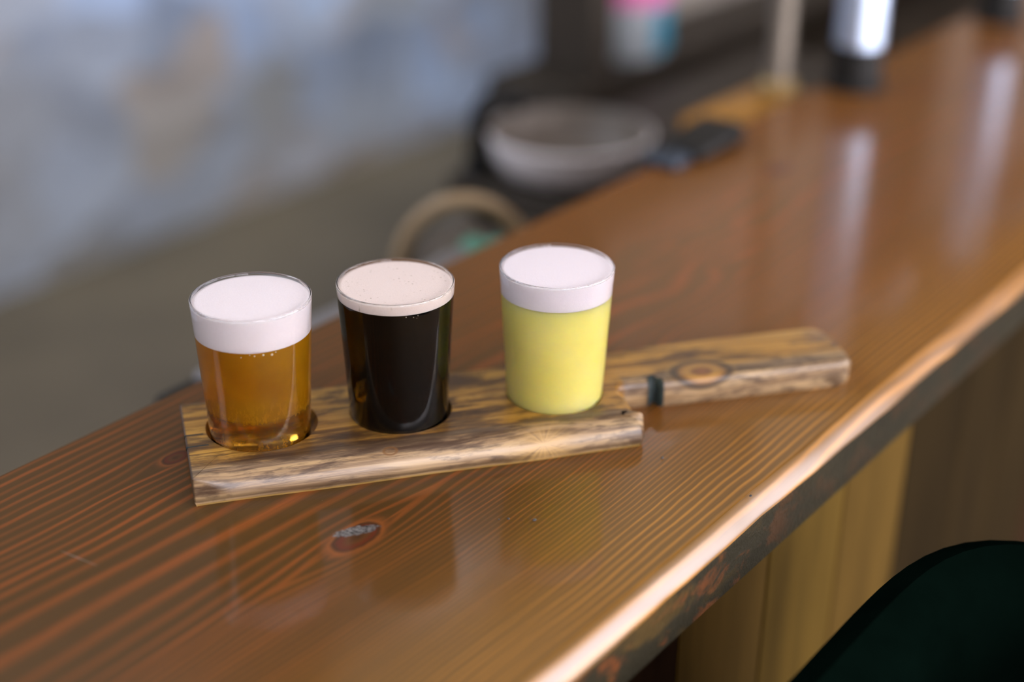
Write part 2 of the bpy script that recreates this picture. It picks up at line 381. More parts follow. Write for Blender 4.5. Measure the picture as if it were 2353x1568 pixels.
MAT = {
 'counter': mat_counter(), 'lip': mat_counter('thick_varnished_lip', True), 'edge': mat_edge_face(), 'pine': mat_pine('scorched_pine'), 'glass': mat_glass(),
 'amber': mat_amber(), 'hazy': mat_hazy(), 'stout': mat_stout(),
 'foam_a': mat_foam('white_foam', (.84, .77, .78)), 'foam_b': mat_foam('tan_foam', (.80, .68, .62), .9), 'foam_c': mat_foam('fine_white_foam', (.86, .79, .82)),
 'char': simple('charred_notch', (.006, .016, .016), .6, var=.5, scale=300),
 'stone': mat_stonewall(),
 'floor': simple('brown_concrete', (.105, .078, .045), .55, var=.30, scale=1.6),
 'ceil': simple('ceiling_plaster', (.50, .46, .42), .9, var=.05),
 'darkwall': simple('dark_brown_wall', (.022, .016, .010), .8, var=.2, scale=3),
 'wall': simple('grey_plaster', (.32, .31, .29), .9, var=.08),
 'gold': simple('golden_board', (.100, .060, .0105), .85, spec=.08, var=.3, scale=3, stretch=(9, 9, 1)),
 'gold2': simple('tan_board', (.085, .049, .0095), .85, spec=.08, var=.3, scale=3, stretch=(9, 9, 1)),
 'brownb': simple('brown_board', (.020, .0125, .004), .85, spec=.05, var=.3, scale=3, stretch=(9, 9, 1)),
 'redb': simple('red_brown_board', (.022, .010, .004), .85, spec=.05, var=.3, scale=3, stretch=(9, 9, 1)),
 'padding': simple('dark_green_leather', (.0010, .0032, .0022), 1.0, var=.2, scale=30, spec=.0),
 'blackmetal': simple('black_metal', (.008, .008, .007), .55, spec=.25, metal=.0, var=.2),
 'chrome': simple('brushed_chrome', (.60, .72, .90), .42, metal=1.0, var=.04),  # blue of the reflected sky is put into the chrome's tint
 'brass': simple('aged_brass', (.42, .30, .13), .35, metal=.7, var=.2),
 'steel': simple('dull_steel', (.20, .175, .14), .4, metal=.6, var=.15),
 'amberwood': simple('amber_wood', (.36, .16, .012), .5, var=.25, scale=20, stretch=(1, 6, 6)),
 'darkwood': simple('dark_wood', (.03, .022, .013), .6, var=.3, scale=12, stretch=(1, 6, 6)),
 'bench': simple('bench_top', (.34, .31, .27), .5, var=.2, scale=4),
 'cab': simple('cabinet_brown', (.16, .135, .105), .6, var=.2, scale=4),
 'enamel': simple('white_enamel', (.86, .82, .83), .25, var=.03),
 'inside': simple('grey_brown_inside', (.15, .125, .10), .5, var=.1),
 'tanwood': simple('tan_handle', (.38, .27, .15), .45, var=.15),
 'green': simple('green_cloth', (.12, .34, .24), .8, var=.35, scale=40),
 'pale': simple('pale_rail', (.22, .21, .21), .4, var=.1),
 'teal': simple('teal_label', (.03, .26, .40), .5, var=.2),
 'pink': simple('pink_lid', (.75, .16, .42), .5, var=.1),
 'tub': simple('pale_grey_tub', (.42, .47, .50), .5, var=.1),
 'blue': simple('blue_tip', (.02, .032, .05), .5, var=.1),
 'frame': simple('window_frame_white', (.55, .55, .55), .5, var=.05),
 'crumb': simple('dark_crumb', (.05, .05, .05), .4, var=.5, scale=2000),
 'bubble': simple('pale_bubble', (.8, .72, .55), .3, var=.05),
}
def emit_mat(name, c, s):
    m = M(name); m.set(base=(0, 0, 0, 1), emit=(*c, 1), emits=s); return m.m
MAT['daylight'] = emit_mat('daylight_pane', (.98, .93, 1.0), WINDOW_GLOW)
MAT['skylight'] = emit_mat('skylight_pane', (1.0, .90, .76), SKYLIGHT_GLOW * .45); MAT['wall_fill_cool'] = emit_mat('added_cool_pane', (.80, .86, 1.0), SKYLIGHT_GLOW * 4.4)  # cool pane is an added source that brightens the stone wall

# ------------------------------------------------------------------ setting (bar frame)
FLOOR, CEIL = -1.05, 1.95
U0, U1, V0, V1 = -3.0, 6.0, -3.0, 2.95
def struct(name, bm, mat, label, parent=None):
    o = link(name, bm, mat, parent, BAR if parent is None else None)
    if parent is None: o['kind'] = 'structure'; o['label'] = label; o['category'] = name.split('_')[0]
    return o
T = .1
bm = bmesh.new(); box(bm, U0 - T, U1 + T, V0 - T, V1 + T, FLOOR - T, FLOOR); struct('floor', bm, MAT['floor'], 'brown concrete floor behind and below the bar')
SKY = [(-2.4, 0.9, 2.05, 2.88), (2.0, 4.2, 1.25, 2.22)]  # unseen skylights: cool one added for the wall, warm one for counter haze
bm = bmesh.new()
for a, b, c, d in [(U0 - T, U1 + T, V0 - T, 1.25), (U0 - T, 2.0, 1.25, 2.05), (U0 - T, -2.4, 2.05, V1 + T), (-2.4, 0.9, 2.88, V1 + T), (0.9, 2.0, 2.05, V1 + T),
                   (2.0, 4.2, 2.22, V1 + T), (4.2, U1 + T, 1.25, V1 + T)]:
    box(bm, a, b, c, d, CEIL, CEIL + T)
struct('ceiling', bm, MAT['ceil'], 'plain plaster ceiling above the room')
bm = bmesh.new(); box(bm, U0, U1, V1, V1 + T, FLOOR, CEIL); wl = struct('wall_left', bm, MAT['stone'], 'blue grey whitewashed stone wall behind the bar, out of focus')
bm = bmesh.new(); box(bm, U0, U1, V1 - .03, V1 - .0005, .12, CEIL - .001); link('added_upper_panelling', bm, MAT['darkwall'], wl, BAR)  # unseen dark panelling, added so the counter reflects brown instead of grey
bm = bmesh.new(); box(bm, U0, U1, V1 - .06, V1 - .0005, .08, .1199); link('added_panel_rail', bm, MAT['darkwood'], wl, BAR)  # trim of the added panelling
bm = bmesh.new(); box(bm, U1, U1 + T, V0, V1, FLOOR, CEIL); struct('wall_far', bm, MAT['darkwall'], 'dark brown wall at the far end of the bar')
bm = bmesh.new(); box(bm, U0 - T, U0, V0, V1, FLOOR, CEIL); struct('wall_near', bm, MAT['wall'], 'grey plaster wall at the near end of the room')
# customer-side wall with window openings
WINS = [(-2.6, -0.6), (-0.4, 1.6), (1.9, 4.9)]
WZ0, WZ1 = -0.45, 1.70
bm = bmesh.new()
box(bm, U0, U1, V0 - T, V0, FLOOR, WZ0); box(bm, U0, U1, V0 - T, V0, WZ1, CEIL)
for i, (a, b, SV0, SV1) in enumerate(SKY):
    e = bpy.data.objects.new('window_%d' % (i + 4), None); COL.objects.link(e); e.matrix_world = BAR @ Matrix.Translation(((a + b) / 2, (SV0 + SV1) / 2, CEIL + .05))
    e['kind'] = 'structure'; e['label'] = 'unseen ceiling skylight over the back bar aisle'; e['category'] = 'window'
    hw, hv = (b - a) / 2, (SV1 - SV0) / 2
    b2 = bmesh.new(); box(b2, -hw, hw, -hv, hv, .0, .01); link('pane', b2, MAT['skylight'] if i else MAT['wall_fill_cool'], e)
    for x in (-hw / 3, hw / 3):
        b2 = bmesh.new(); box(b2, x - .02, x + .02, -hv, hv, -.04, -.0001); link('glazing_bar', b2, MAT['frame'], e)
edges = [U0] + [e for wn in WINS for e in wn] + [U1]
for a, b in zip(edges[0::2], edges[1::2]): box(bm, a, b, V0 - T, V0, WZ0, WZ1)
struct('wall_right', bm, MAT['wall'], 'grey plaster wall with large windows on the drinkers side')
for i, (a, b) in enumerate(WINS):
    e = bpy.data.objects.new('window_%d' % (i + 1), None); COL.objects.link(e); e.matrix_world = BAR @ Matrix.Translation(((a + b) / 2, V0, (WZ0 + WZ1) / 2))
    e['kind'] = 'structure'; e['label'] = 'tall daylight window in the drinkers side wall'; e['category'] = 'window'
    hw, hh = (b - a) / 2, (WZ1 - WZ0) / 2
    bm = bmesh.new()
    for x0, x1, z0, z1 in [(-hw, hw, hh - .06, hh), (-hw, hw, -hh, -hh + .06), (-hw, -hw + .06, -hh + .06, hh - .06), (hw - .06, hw, -hh + .06, hh - .06), (-.025, .025, -hh + .06, hh - .06)]:
        box(bm, x0, x1, -.07, -.01, z0, z1)
    link('window_frame', bm, MAT['frame'], e)
    for x0, x1 in [(-hw + .06, -.025), (.025, hw - .06)]:
        bm = bmesh.new(); box(bm, x0, x1, -.06, -.05, -hh + .06, hh - .06); link('pane', bm, MAT['daylight'], e)

# unseen ceiling lamps, added to brighten the stone wall
for i, u in enumerate((1.6, 2.6, 3.6)):
    aim = Vector((0, .88, -.47)).normalized()
    rot = aim.to_track_quat('-Z', 'X').to_matrix().to_4x4()
    root = empty('added_wall_washer', BAR @ Matrix.Translation((u, 1.95, CEIL - .16)))
    tag(root, ['nearest', 'middle', 'farthest'][i] + ' of three black ceiling lamps, unseen, added to brighten the stone wall', 'lamp', 'added wall washing lamps')
    bm = bmesh.new(); box(bm, -.42, .42, -.075, .075, .006, .05, .004); h = link('housing', bm, MAT['blackmetal'], root); h.matrix_local = rot  # casing made up around the added light
    bm = bmesh.new(); box(bm, -.02, .02, -.02, .02, .03, .16); link('stem', bm, MAT['blackmetal'], root)
    ld = bpy.data.lights.new('added_washer_light', 'AREA'); ld.shape = 'RECTANGLE'; ld.size = .8; ld.size_y = .13; ld.energy = WASH_POWER; ld.color = (.74, .86, 1.0); ld.spread = math.radians(130)
    lo = bpy.data.objects.new('added_washer_light', ld); COL.objects.link(lo); lo.parent = root; lo.matrix_local = rot

# ------------------------------------------------------------------ the bar
FV, BV, TH = 0.308, 0.652, 0.042
bar = empty('bar_counter', BAR @ Matrix.Translation((0, 0, 0)))
tag(bar, 'long glossy red-brown wooden bar counter with dark worn edge, carrying the tasting paddle', 'bar counter')
CU0, CU1 = -0.9, 3.4
bm = bmesh.new()
prof = []
R = .0075
prof = [(FV + .0100, 0), (FV + .0086, -.0002), (FV + .0074, -.0009), (FV + .0056, -.0028), (FV + .0036, -.0055), (FV + .0018, -.0084), (FV + .0007, -.0104), (FV + .0001, -.0120)]
prof = [(BV - .004, 0.0)] + prof                     # top from the back to the front round-over
prof += [(FV, -.0135)]
nu = 220
rows = []
for i in range(nu + 1):
    u = CU0 + (CU1 - CU0) * i / nu
    row = []
    for j, (vv, zz) in enumerate(prof):
        wv = 0.0
        if j >= 2: wv = .0005 * math.sin(u * 23) + .0003 * math.sin(u * 61 + 1) + .0002 * math.sin(u * 131 + 2)
        row.append(bm.verts.new((u, vv + wv, zz)))
    row.append(bm.verts.new((u, FV, -TH))); row.append(bm.verts.new((u, BV, -TH))); row.append(bm.verts.new((u, BV, -.004)))
    rows.append(row)
face_idx = len(prof) - 1
faces_edge = []
for A, B in zip(rows[:-1], rows[1:]):
    n = len(A)
    for j in range(n):
        f = bm.faces.new((A[j], A[(j + 1) % n], B[(j + 1) % n], B[j]))
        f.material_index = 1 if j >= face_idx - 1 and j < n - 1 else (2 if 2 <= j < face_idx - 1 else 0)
        f.smooth = 1 <= j < face_idx
bm.faces.new(rows[0]); bm.faces.new(rows[-1])
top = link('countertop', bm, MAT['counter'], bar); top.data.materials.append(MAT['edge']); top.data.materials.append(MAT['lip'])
# front boards
bu = -0.9 + .0
edges_u = [-.86 + .103 * k for k in range(42)]
shift = .590 - min(edges_u, key=lambda e: abs(e - .590))
for k, e in enumerate(edges_u[:-1]):
    a = e + shift; b = a + .103
    bm = bmesh.new(); box(bm, a + .0008, b - .0008, .335, .353, FLOOR + .06, -TH, .0012, 1)
    mid = (a + b) / 2
    mt = MAT['redb'] if mid < .59 else (MAT['brownb'] if mid > .897 else (MAT['gold'] if k % 2 else MAT['gold2']))
    if mid > .897 and k % 5 == 0: mt = MAT['redb']
    link('front_board', bm, mt, bar)
bm = bmesh.new(); box(bm, -.86, 3.36, .353, .60, FLOOR + .06, -TH - .0001); link('cabinet_body', bm, MAT['darkwood'], bar)
bm = bmesh.new(); box(bm, -.84, 3.34, .37, .58, FLOOR, FLOOR + .06); link('plinth', bm, MAT['blackmetal'], bar)

# ------------------------------------------------------------------ the tasting paddle
pad = empty('tasting_paddle', PAD)
tag(pad, 'scorched pine tasting paddle holding three beers in round holes, handle to the right', 'paddle')
BT = .018
BL, BW = .2545, .0865
HOLES = [(.0428, .0500, .0312), (.1203 + .0012, .0463 + .0012, .0293), (.2125 + .0003, .0452 + .0006, .0285)]
def body_mesh():
    bm = bmesh.new()
    # outline in plan (s,t), counter-clockwise, with a rounded front-right corner, then the handle
    out = [(0, .0006), (.0012, 0)]
    out += [(x, .0004 * math.sin(x * 60)) for x in [.02 + .0223 * k for k in range(11)]]
    out += [(.2515, .0010), (.2538, .0040), (.2550, .0095), (.2540, .018), (.2515, .028), (.2500, .036), (.2510, .0410), (.2535, .0435)]
    # handle front
    out += [(.260, .0445), (.268, .0440), (.2715, .0438), (.2728, .0455), (.2745, .0475), (.2762, .0460), (.2775, .0418), (.285, .0412), (.31, .0408), (.34, .0400), (.37, .0393), (.392, .0388), (.3985, .0396), (.4025, .0425), (.4035, .047)]
    out += [(.4045, .060), (.4050, .074), (.4035, .083), (.3990, .0880), (.392, .0897), (.36, .0905), (.33, .0908), (.30, .0912), (.285, .0905), (.272, .0885), (.258, .0872)]
    out += [(x, .0862 - .0006 * math.sin(x * 40)) for x in [.24 - .0222 * k for k in range(11)]] + [(.0012, .0855), (0, .0848)]
    vs = [bm.verts.new((s, t, 0)) for s, t in out]
    # holes by triangle fill with inner loops
    es = [bm.edges.new((vs[i], vs[(i + 1) % len(vs)])) for i in range(len(vs))]
    hl = []
    for cx, cy, r in HOLES:
        hv = [bm.verts.new((cx + r * math.cos(2*math.pi*k/72), cy + r * math.sin(2*math.pi*k/72), 0)) for k in range(72)]
        hl.append(hv); es += [bm.edges.new((hv[i], hv[(i + 1) % 72])) for i in range(72)]
    bmesh.ops.triangle_fill(bm, edges=es, use_beauty=True)
    for v in bm.verts: v.co.z = BT
    # inset profile for the outline: build the sides as rings
    n = len(vs)
    def normal(i):
        a = Vector(out[i - 1]); b = Vector(out[(i + 1) % n]); d = (b - a).normalized(); return Vector((d.y, -d.x))
    def ring(off, z, front=None):
        r = []
        for i in range(n):
            s, t = out[i]; nn = normal(i)
            o_ = off(i, s, t)
            r.append(bm.verts.new((s - nn.x * o_, t - nn.y * o_, z(i, s, t))))
        return r
    # how round the arris is: generous along the front and the handle, tight at the sawn left end
    def rad(i, s, t):
        if s < .002: return .0012
        if t < .02 and s < .255: return .0125
        if s > .2545: return .0042
        if t > .08: return .0030
        return .004
    rings = []
    for k in range(0, 7):
        a = math.pi / 2 * k / 6
        rings.append(ring(lambda i, s, t, a=a: rad(i, s, t) * (1 - math.sin(a)), lambda i, s, t, a=a: BT - rad(i, s, t) * (1 - math.cos(a)) * (1.0 if t < .02 else 1)))
    rings.append(ring(lambda i, s, t: 0.0002, lambda i, s, t: .0032))
    rings.append(ring(lambda i, s, t: 0.0016, lambda i, s, t: .0))
    for i in range(n): vs[i].co = rings[0][i].co
    for v, w_ in zip(vs, rings[0]): pass
    R0_ = vs
    for v in rings[0]: bm.verts.remove(v)
    seq = [R0_] + rings[1:]
    for A, B in zip(seq[:-1], seq[1:]):
        for i in range(n):
            j = (i + 1) % n; f = bm.faces.new((A[i], A[j], B[j], B[i]))
    bm.faces.new(seq[-1])
    # blind holes
    for (cx, cy, r), hv in zip(HOLES, hl):
        r1 = [bm.verts.new((cx + (r - .0006) * math.cos(2*math.pi*k/72), cy + (r - .0006) * math.sin(2*math.pi*k/72), BT - .0012)) for k in range(72)]
        r2 = [bm.verts.new((cx + (r - .0008) * math.cos(2*math.pi*k/72), cy + (r - .0008) * math.sin(2*math.pi*k/72), .0050)) for k in range(72)]
        for A, B in ((hv, r1), (r1, r2)):
            for k in range(72): bm.faces.new((A[k], A[(k+1) % 72], B[(k+1) % 72], B[k]))
        bm.faces.new(r2)
    return bm
pb = link('board', body_mesh(), MAT['pine'], pad, smooth=True, angle=38)
# charred saw notch on the handle's front: dark lining strip
bm = bmesh.new()
prof = [(.2706, .0431), (.2716, .0433), (.2729, .0450), (.2745, .0470), (.2762, .0455), (.2776, .0413), (.2796, .0407)]
lay = []
for z, o_ in ((.0014, .0000), (.0032, .0003), (.0135, .0003), (.0165, -.0007), (.0176, -.0025), (.0182, -.0042)):
    lay.append([bm.verts.new((s, t - o_, z)) for s, t in prof])
for A, B in zip(lay[:-1], lay[1:]):
    for i in range(len(prof) - 1): bm.faces.new((A[i], A[i+1], B[i+1], B[i]))
nt = link('charred_notch', bm, MAT['char'], pad, smooth=True); nt['label'] = 'blackened teal dark saw notch'
# two short black saw nicks at the left end
for k, (t0, l) in enumerate(((.0465, .010), (.0335, .012))):
    bm = bmesh.new(); box(bm, -.0003, l, t0, t0 + .0007, BT - .002, BT + .00015)
    nk = link('saw_nick', bm, MAT['char'], pad)

# ------------------------------------------------------------------ the three beers
HT, RT, RB20 = .0986, .0325, .0280
slope = (RT - RB20) / (HT - .02)
Z0 = .0052
def r_out(z): return RT - slope * (HT - z)
def beer(s, t, label, liquid, foam, zl, zf, dome, name='beer_glass'):
    root = empty(name, Matrix.Translation(P(s, t, 0)) @ Matrix.Rotation(BANG, 4, 'Z'))
    tag(root, label, 'glass', 'tasting glasses of beer in the paddle')
    WT = .0011
    bm = bmesh.new()
    zb = Z0 + .0055
    pr = [(0, Z0 + .0006), (r_out(Z0) - .004, Z0 + .0004), (r_out(Z0) - .0015, Z0), (r_out(Z0) - .0004, Z0 + .0006), (r_out(Z0 + .002), Z0 + .002)]
    for k in range(1, 13):
        z = Z0 + .002 + (HT - .0008 - Z0 - .002) * k / 12; pr.append((r_out(z), z))
    pr += [(RT - .0002, HT - .0002), (RT - .0006, HT), (RT - .0010, HT - .0002), (RT - .00125, HT - .0008)]
    for k in range(1, 13):
        z = HT - .0008 - (HT - .0008 - zb - .002) * k / 12; pr.append((r_out(z) - WT, z))
    pr += [(r_out(zb) - WT - .0008, zb + .0005), (r_out(zb) - WT - .003, zb), (0, zb)]
    lathe(bm, pr, 96)
    link('tumbler', bm, MAT['glass'], root, smooth=True, angle=60)
    E = .00012
    bm = bmesh.new()
    pr = [(0, zb - E), (r_out(zb) - WT - .003, zb - E), (r_out(zb) - WT - .0008 + E, zb + .0004)]
    for k in range(1, 11):
        z = zb + .002 + (zl - zb - .002) * k / 10; pr.append((r_out(z) - WT + E, z))
    pr += [(0, zl)]
    lathe(bm, pr, 96); link('beer', bm, liquid, root, smooth=True, angle=50)
    bm = bmesh.new()
    pr = [(0, zl + .00005)]
    for k in range(0, 7):
        z = zl + .00005 + (zf - zl) * k / 6; pr.append((r_out(z) - WT + E * 1.3, z))
    rf = r_out(zf) - WT
    pr += [(rf - .0006, zf + .0002 + dome * .1), (rf - .0025, zf + dome * .35), (rf * .75, zf + dome * .75), (rf * .4, zf + dome), (0, zf + dome)]
    lathe(bm, pr, 96); link('foam', bm, foam, root, smooth=True, angle=70)
    return root
g1 = beer(.0416, .0464, 'clear amber beer with a thick white head, leftmost of the three glasses', MAT['amber'], MAT['foam_a'], .0790, .0966, .0010)
g2 = beer(.1203, .0463, 'black stout with a thin tan bubbly head, middle glass of the paddle', MAT['stout'], MAT['foam_b'], .0918, .0968, .0006)
g3 = beer(.2125, .0452, 'hazy pale yellow beer with a white head, glass nearest the paddle handle', MAT['hazy'], MAT['foam_c'], .0832, .0968, .0009)
# foam bubbles clinging just under the heads (counted by nobody)
def bubbles(root, zl, lst):
    bm = bmesh.new()
    for ang, dz, r in lst:
        rr = r_out(zl - dz) - .0011
        c = Matrix.Translation((rr * math.cos(ang), rr * math.sin(ang), zl - dz))
        bmesh.ops.create_icosphere(bm, subdivisions=2, radius=r, matrix=c)
    o = link('bubbles', bm, MAT['bubble'], root, smooth=True); o['kind'] = 'stuff'
fr = -math.pi / 2 - BANG        # towards the camera
bubbles(g1, .0790, [(fr + .18, .0016, .00045), (fr + .33, .0014, .0006), (fr + .48, .0020, .0007), (fr - .05, .0022, .0003), (fr + .55, .0010, .0004), (fr + .1, .0008, .0003)])
bubbles(g2, .0918, [(fr + .25, .0010, .0003), (fr + .38, .0016, .00025), (fr + .46, .0010, .00025), (fr + .44, .0024, .0002)])

# ------------------------------------------------------------------ crumbs on the counter
for i, (x, y, r) in enumerate(((.0126, .6583, .0011), (-.0010, .6594, .0007), (-.0060, .6590, .0004), (.0853, .7233, .0009), (.1295, .6840, .0008))):
    bm = bmesh.new(); bmesh.ops.create_icosphere(bm, subdivisions=2, radius=r)
    for v in bm.verts: v.co *= 1 + random.uniform(-.25, .25); v.co.z *= .6
    mz = min(v.co.z for v in bm.verts)
    for v in bm.verts: v.co.z -= mz
    o = link('crumb', bm, MAT['crumb'], None, Matrix.Translation((x, y, 0)))
    lab = ['largest of the dark crumbs on the counter in front of the paddle', 'middle of three dark crumbs in a row before the paddle', 'smallest dark crumb, left end of the row before the paddle', 'lone grey crumb just right of the paddle front corner', 'small pale crumb lying close to the rounded counter edge'][i]
    tag(o, lab, 'crumb', 'crumbs on the counter')

# ------------------------------------------------------------------ tap columns on the back of the counter
def tap(u, v, h, label):
    root = empty('beer_tap', BAR @ Matrix.Translation((u, v, 0))); tag(root, label, 'beer tap', 'chrome tap columns on the counter')
    bm = bmesh.new(); lathe(bm, [(0, .0), (.030, .0), (.030, .004), (.0262, .008), (.0255, .044), (0, .044)], 48); link('base', bm, MAT['blackmetal'], root, smooth=True, angle=40)
    bm = bmesh.new(); lathe(bm, [(0, .0441), (.0235, .0441), (.0235, h - .01), (.020, h), (0, h)], 48); link('column', bm, MAT['chrome'], root, smooth=True, angle=40)
    bm = bmesh.new(); tube(bm, [(0, -.02, h - .07), (0, -.055, h - .07), (0, -.075, h - .085), (0, -.082, h - .12)], [.009, .009, .009, .007], 16); link('spout', bm, MAT['chrome'], root, smooth=True, angle=40)
    bm = bmesh.new(); tube(bm, [(0, -.045, h - .06), (0, -.045, h - .03), (0, -.047, h + .01), (0, -.05, h + .09)], [.006, .008, .012, .015], 16); link('tap_handle', bm, MAT['blackmetal'], root, smooth=True, angle=40)
    return root
tap(1.372, .622, .30, 'chrome tap column with dark base on the counter back edge, nearer of two')
tap(1.735, .612, .30, 'chrome tap column farther along the counter, at the top right corner')

# amber wooden ledge fixed behind the counter, with a steel pipe on it
led = tag(empty('wooden_ledge', BAR @ Matrix.Translation((1.23, .68, -.02))), 'small amber wooden ledge behind the counter edge, beside the tap column', 'ledge')
bm = bmesh.new(); box(bm, -.035, .125, -.0275, .04, -.02, .012, .004); link('ledge_board', bm, MAT['amberwood'], led, smooth=True, angle=40)
bm = bmesh.new(); box(bm, -.02, .06, -.0275, .0, -.08, -.02); link('bracket', bm, MAT['blackmetal'], led)
pipe = tag(empty('beer_line_pipe', BAR @ Matrix.Translation((1.325, .684, -.008))), 'grey brown upright pipe with a brass foot, just left of the tap column', 'pipe')
bm = bmesh.new(); lathe(bm, [(0, 0), (.020, 0), (.020, .012), (.016, .016), (0, .016)], 32); link('foot', bm, MAT['brass'], pipe, smooth=True, angle=40)
bm = bmesh.new(); lathe(bm, [(0, .016), (.0125, .016), (.0125, .45), (0, .45)], 32); link('tube', bm, MAT['steel'], pipe, smooth=True, angle=40)

# black folded cloth with blue tip at the back edge
cl = tag(empty('bar_cloth', BAR @ Matrix.Translation((1.11, .640, 0))), 'folded black cloth with a blue end lying on the counter back edge', 'cloth')
bm = bmesh.new(); box(bm, -.045, .035, -.022, .022, 0, .016, .007, 3)
for v in bm.verts: v.co.z *= 1 + .25 * math.sin(v.co.x * 60); v.co.y *= 1 + .2 * math.cos(v.co.x * 35)
link('fold', bm, MAT['blackmetal'], cl, smooth=True)
bm = bmesh.new(); box(bm, -.075, -.0452, -.016, .020, 0, .010, .004, 2); link('blue_end', bm, MAT['blue'], cl, smooth=True)

# pale rail behind the counter at the left
rl = tag(empty('glass_rail', BAR @ Matrix.Translation((.605, .70, -.08))), 'pale metal rail with black end cap behind the counter, beside the amber beer', 'rail')
bm = bmesh.new(); box(bm, .0, .30, .02, .055, 0, .022, .005, 2); link('rail', bm, MAT['pale'], rl, smooth=True, angle=40)
bm = bmesh.new(); box(bm, -.04, -.0005, .005, .05, -.004, .020, .006, 2); link('end_cap', bm, MAT['blackmetal'], rl, smooth=True, angle=40)
for x in (.02, .24):
    bm = bmesh.new(); box(bm, x, x + .03, -.0475, .0199, .002, .014); link('bracket', bm, MAT['blackmetal'], rl)

# ------------------------------------------------------------------ back bar behind
bb = tag(empty('back_bar_shelf', BAR @ Matrix.Translation((1.49, 1.09, FLOOR))), 'grey brown back bar shelf unit with a dark lower board, top centre', 'shelf unit')
L = 2.6
bm = bmesh.new(); box(bm, .12, L, .03, .14, 0, .845); link('base_cabinet', bm, MAT['cab'], bb)
bm = bmesh.new(); box(bm, .05, L, .0, .145, .8451, .915, .003); link('shelf_board', bm, MAT['darkwood'], bb)
bm = bmesh.new(); box(bm, .22, L, .125, .145, .9151, 1.9); link('back_panel', bm, MAT['bench'], bb)
bm = bmesh.new(); box(bm, .105, .150, .005, .10, .9151, 1.9, .002); link('post', bm, MAT['darkwood'], bb)
bm = bmesh.new(); box(bm, 1.30, 1.34, .005, .12, .9151, 1.9, .002); link('post', bm, MAT['darkwood'], bb)
bm = bmesh.new(); box(bm, .1501, 1.2999, .0, .12, 1.38, 1.42, .002); link('shelf_board', bm, MAT['darkwood'], bb)
for k in range(4):
    bm = bmesh.new(); box(bm, .14 + k * .61, .74 + k * .61, .012, .0299, .06, .80, .003); d = link('door', bm, MAT['cab'], bb)
    bm = bmesh.new(); tube(bm, [(.20 + k * .61, .013, .62), (.20 + k * .61, -.012, .62), (.20 + k * .61, -.012, .74), (.20 + k * .61, .013, .74)], .005, 8); link('handle', bm, MAT['steel'], d)
tb = tag(empty('lidded_tub', BAR @ Matrix.Translation((1.755, 1.150, FLOOR + .915))), 'blurred pale grey tub with teal label and pink lid on the back bar shelf', 'tub')
bm = bmesh.new(); lathe(bm, [(0, 0), (.052, 0), (.056, .01), (.058, .078), (0, .078)], 48); link('tub_body', bm, MAT['tub'], tb, smooth=True, angle=40)
bm = bmesh.new()
seg = 16; a0, a1 = -.95 - ANG, .65 - ANG
lv = []
for r_ in (.0585, .0597):
    for z in (.012, .074):
        lv.append([bm.verts.new((r_ * math.cos(a0 + (a1 - a0) * k / seg), r_ * math.sin(a0 + (a1 - a0) * k / seg), z)) for k in range(seg + 1)])
for A, B in ((0, 1), (1, 3), (3, 2), (2, 0)):
    for k in range(seg): bm.faces.new((lv[A][k], lv[A][k+1], lv[B][k+1], lv[B][k]))
bm.faces.new([lv[i][0] for i in (0, 1, 3, 2)]); bm.faces.new([lv[i][-1] for i in (0, 1, 3, 2)])
link('label_band', bm, MAT['teal'], tb, smooth=True, angle=40)
bm = bmesh.new(); lathe(bm, [(0, .0781), (.0595, .0781), (.0595, .105), (.054, .111), (0, .111)], 48); link('lid', bm, MAT['pink'], tb, smooth=True, angle=40)

# dark bench against the back of the bar: carries the basin and the pail
bn = tag(empty('under_bar_bench', BAR @ Matrix.Translation((1.20, .67, FLOOR))), 'dark stepped bench behind the bar under the white basin and the pail', 'bench')
bm = bmesh.new(); box(bm, 0, .72, 0, .35, .885, .915, .004); link('bench_top', bm, MAT['darkwood'], bn)
bm = bmesh.new(); box(bm, -.36, -.001, 0, .22, .79, .82, .004); link('lower_step', bm, MAT['darkwood'], bn)
for x, y, h in ((.02, .02, .885), (.66, .02, .885), (.02, .29, .885), (.66, .29, .885), (-.34, .02, .79), (-.34, .16, .79)):
    bm = bmesh.new(); box(bm, x, x + .04, y, y + .04, 0, h); link('leg', bm, MAT['blackmetal'], bn)
# white basin
bs = tag(empty('white_basin', BAR @ Matrix.Translation((1.290, .915, FLOOR + .915))), 'round white enamel basin with a grey brown inside, out of focus behind the bar', 'basin')
bm = bmesh.new(); lathe(bm, [(0, 0), (.058, 0), (.076, .008), (.087, .026), (.091, .046), (.093, .047), (.093, .049), (.0895, .050)], 64); link('outer_wall', bm, MAT['enamel'], bs, smooth=True, angle=50)
bm = bmesh.new(); lathe(bm, [(.0895, .0499), (.087, .046), (.083, .028), (.072, .012), (.056, .005), (0, .005)], 64); link('inside', bm, MAT['inside'], bs, smooth=True, angle=50)
# black gooseneck faucet over the basin
fc_ = tag(empty('gooseneck_faucet', BAR @ Matrix.Translation((1.222, .990, FLOOR + .915))), 'curved black gooseneck faucet standing left of the white basin', 'faucet')
bm = bmesh.new(); lathe(bm, [(0, 0), (.018, 0), (.018, .012), (.014, .016), (0, .016)], 24); link('base', bm, MAT['blackmetal'], fc_, smooth=True, angle=40)
bm = bmesh.new()
pts = [(0, 0, .016), (0, 0, .03), (0, 0, .055)] + [(.026 - .026 * math.cos(a), -.012 + .012 * math.cos(a), .055 + .030 * math.sin(a)) for a in [math.pi * k / 10 for k in range(1, 9)]]
tube(bm, pts, .013, 14); link('neck', bm, MAT['blackmetal'], fc_, smooth=True, angle=60)
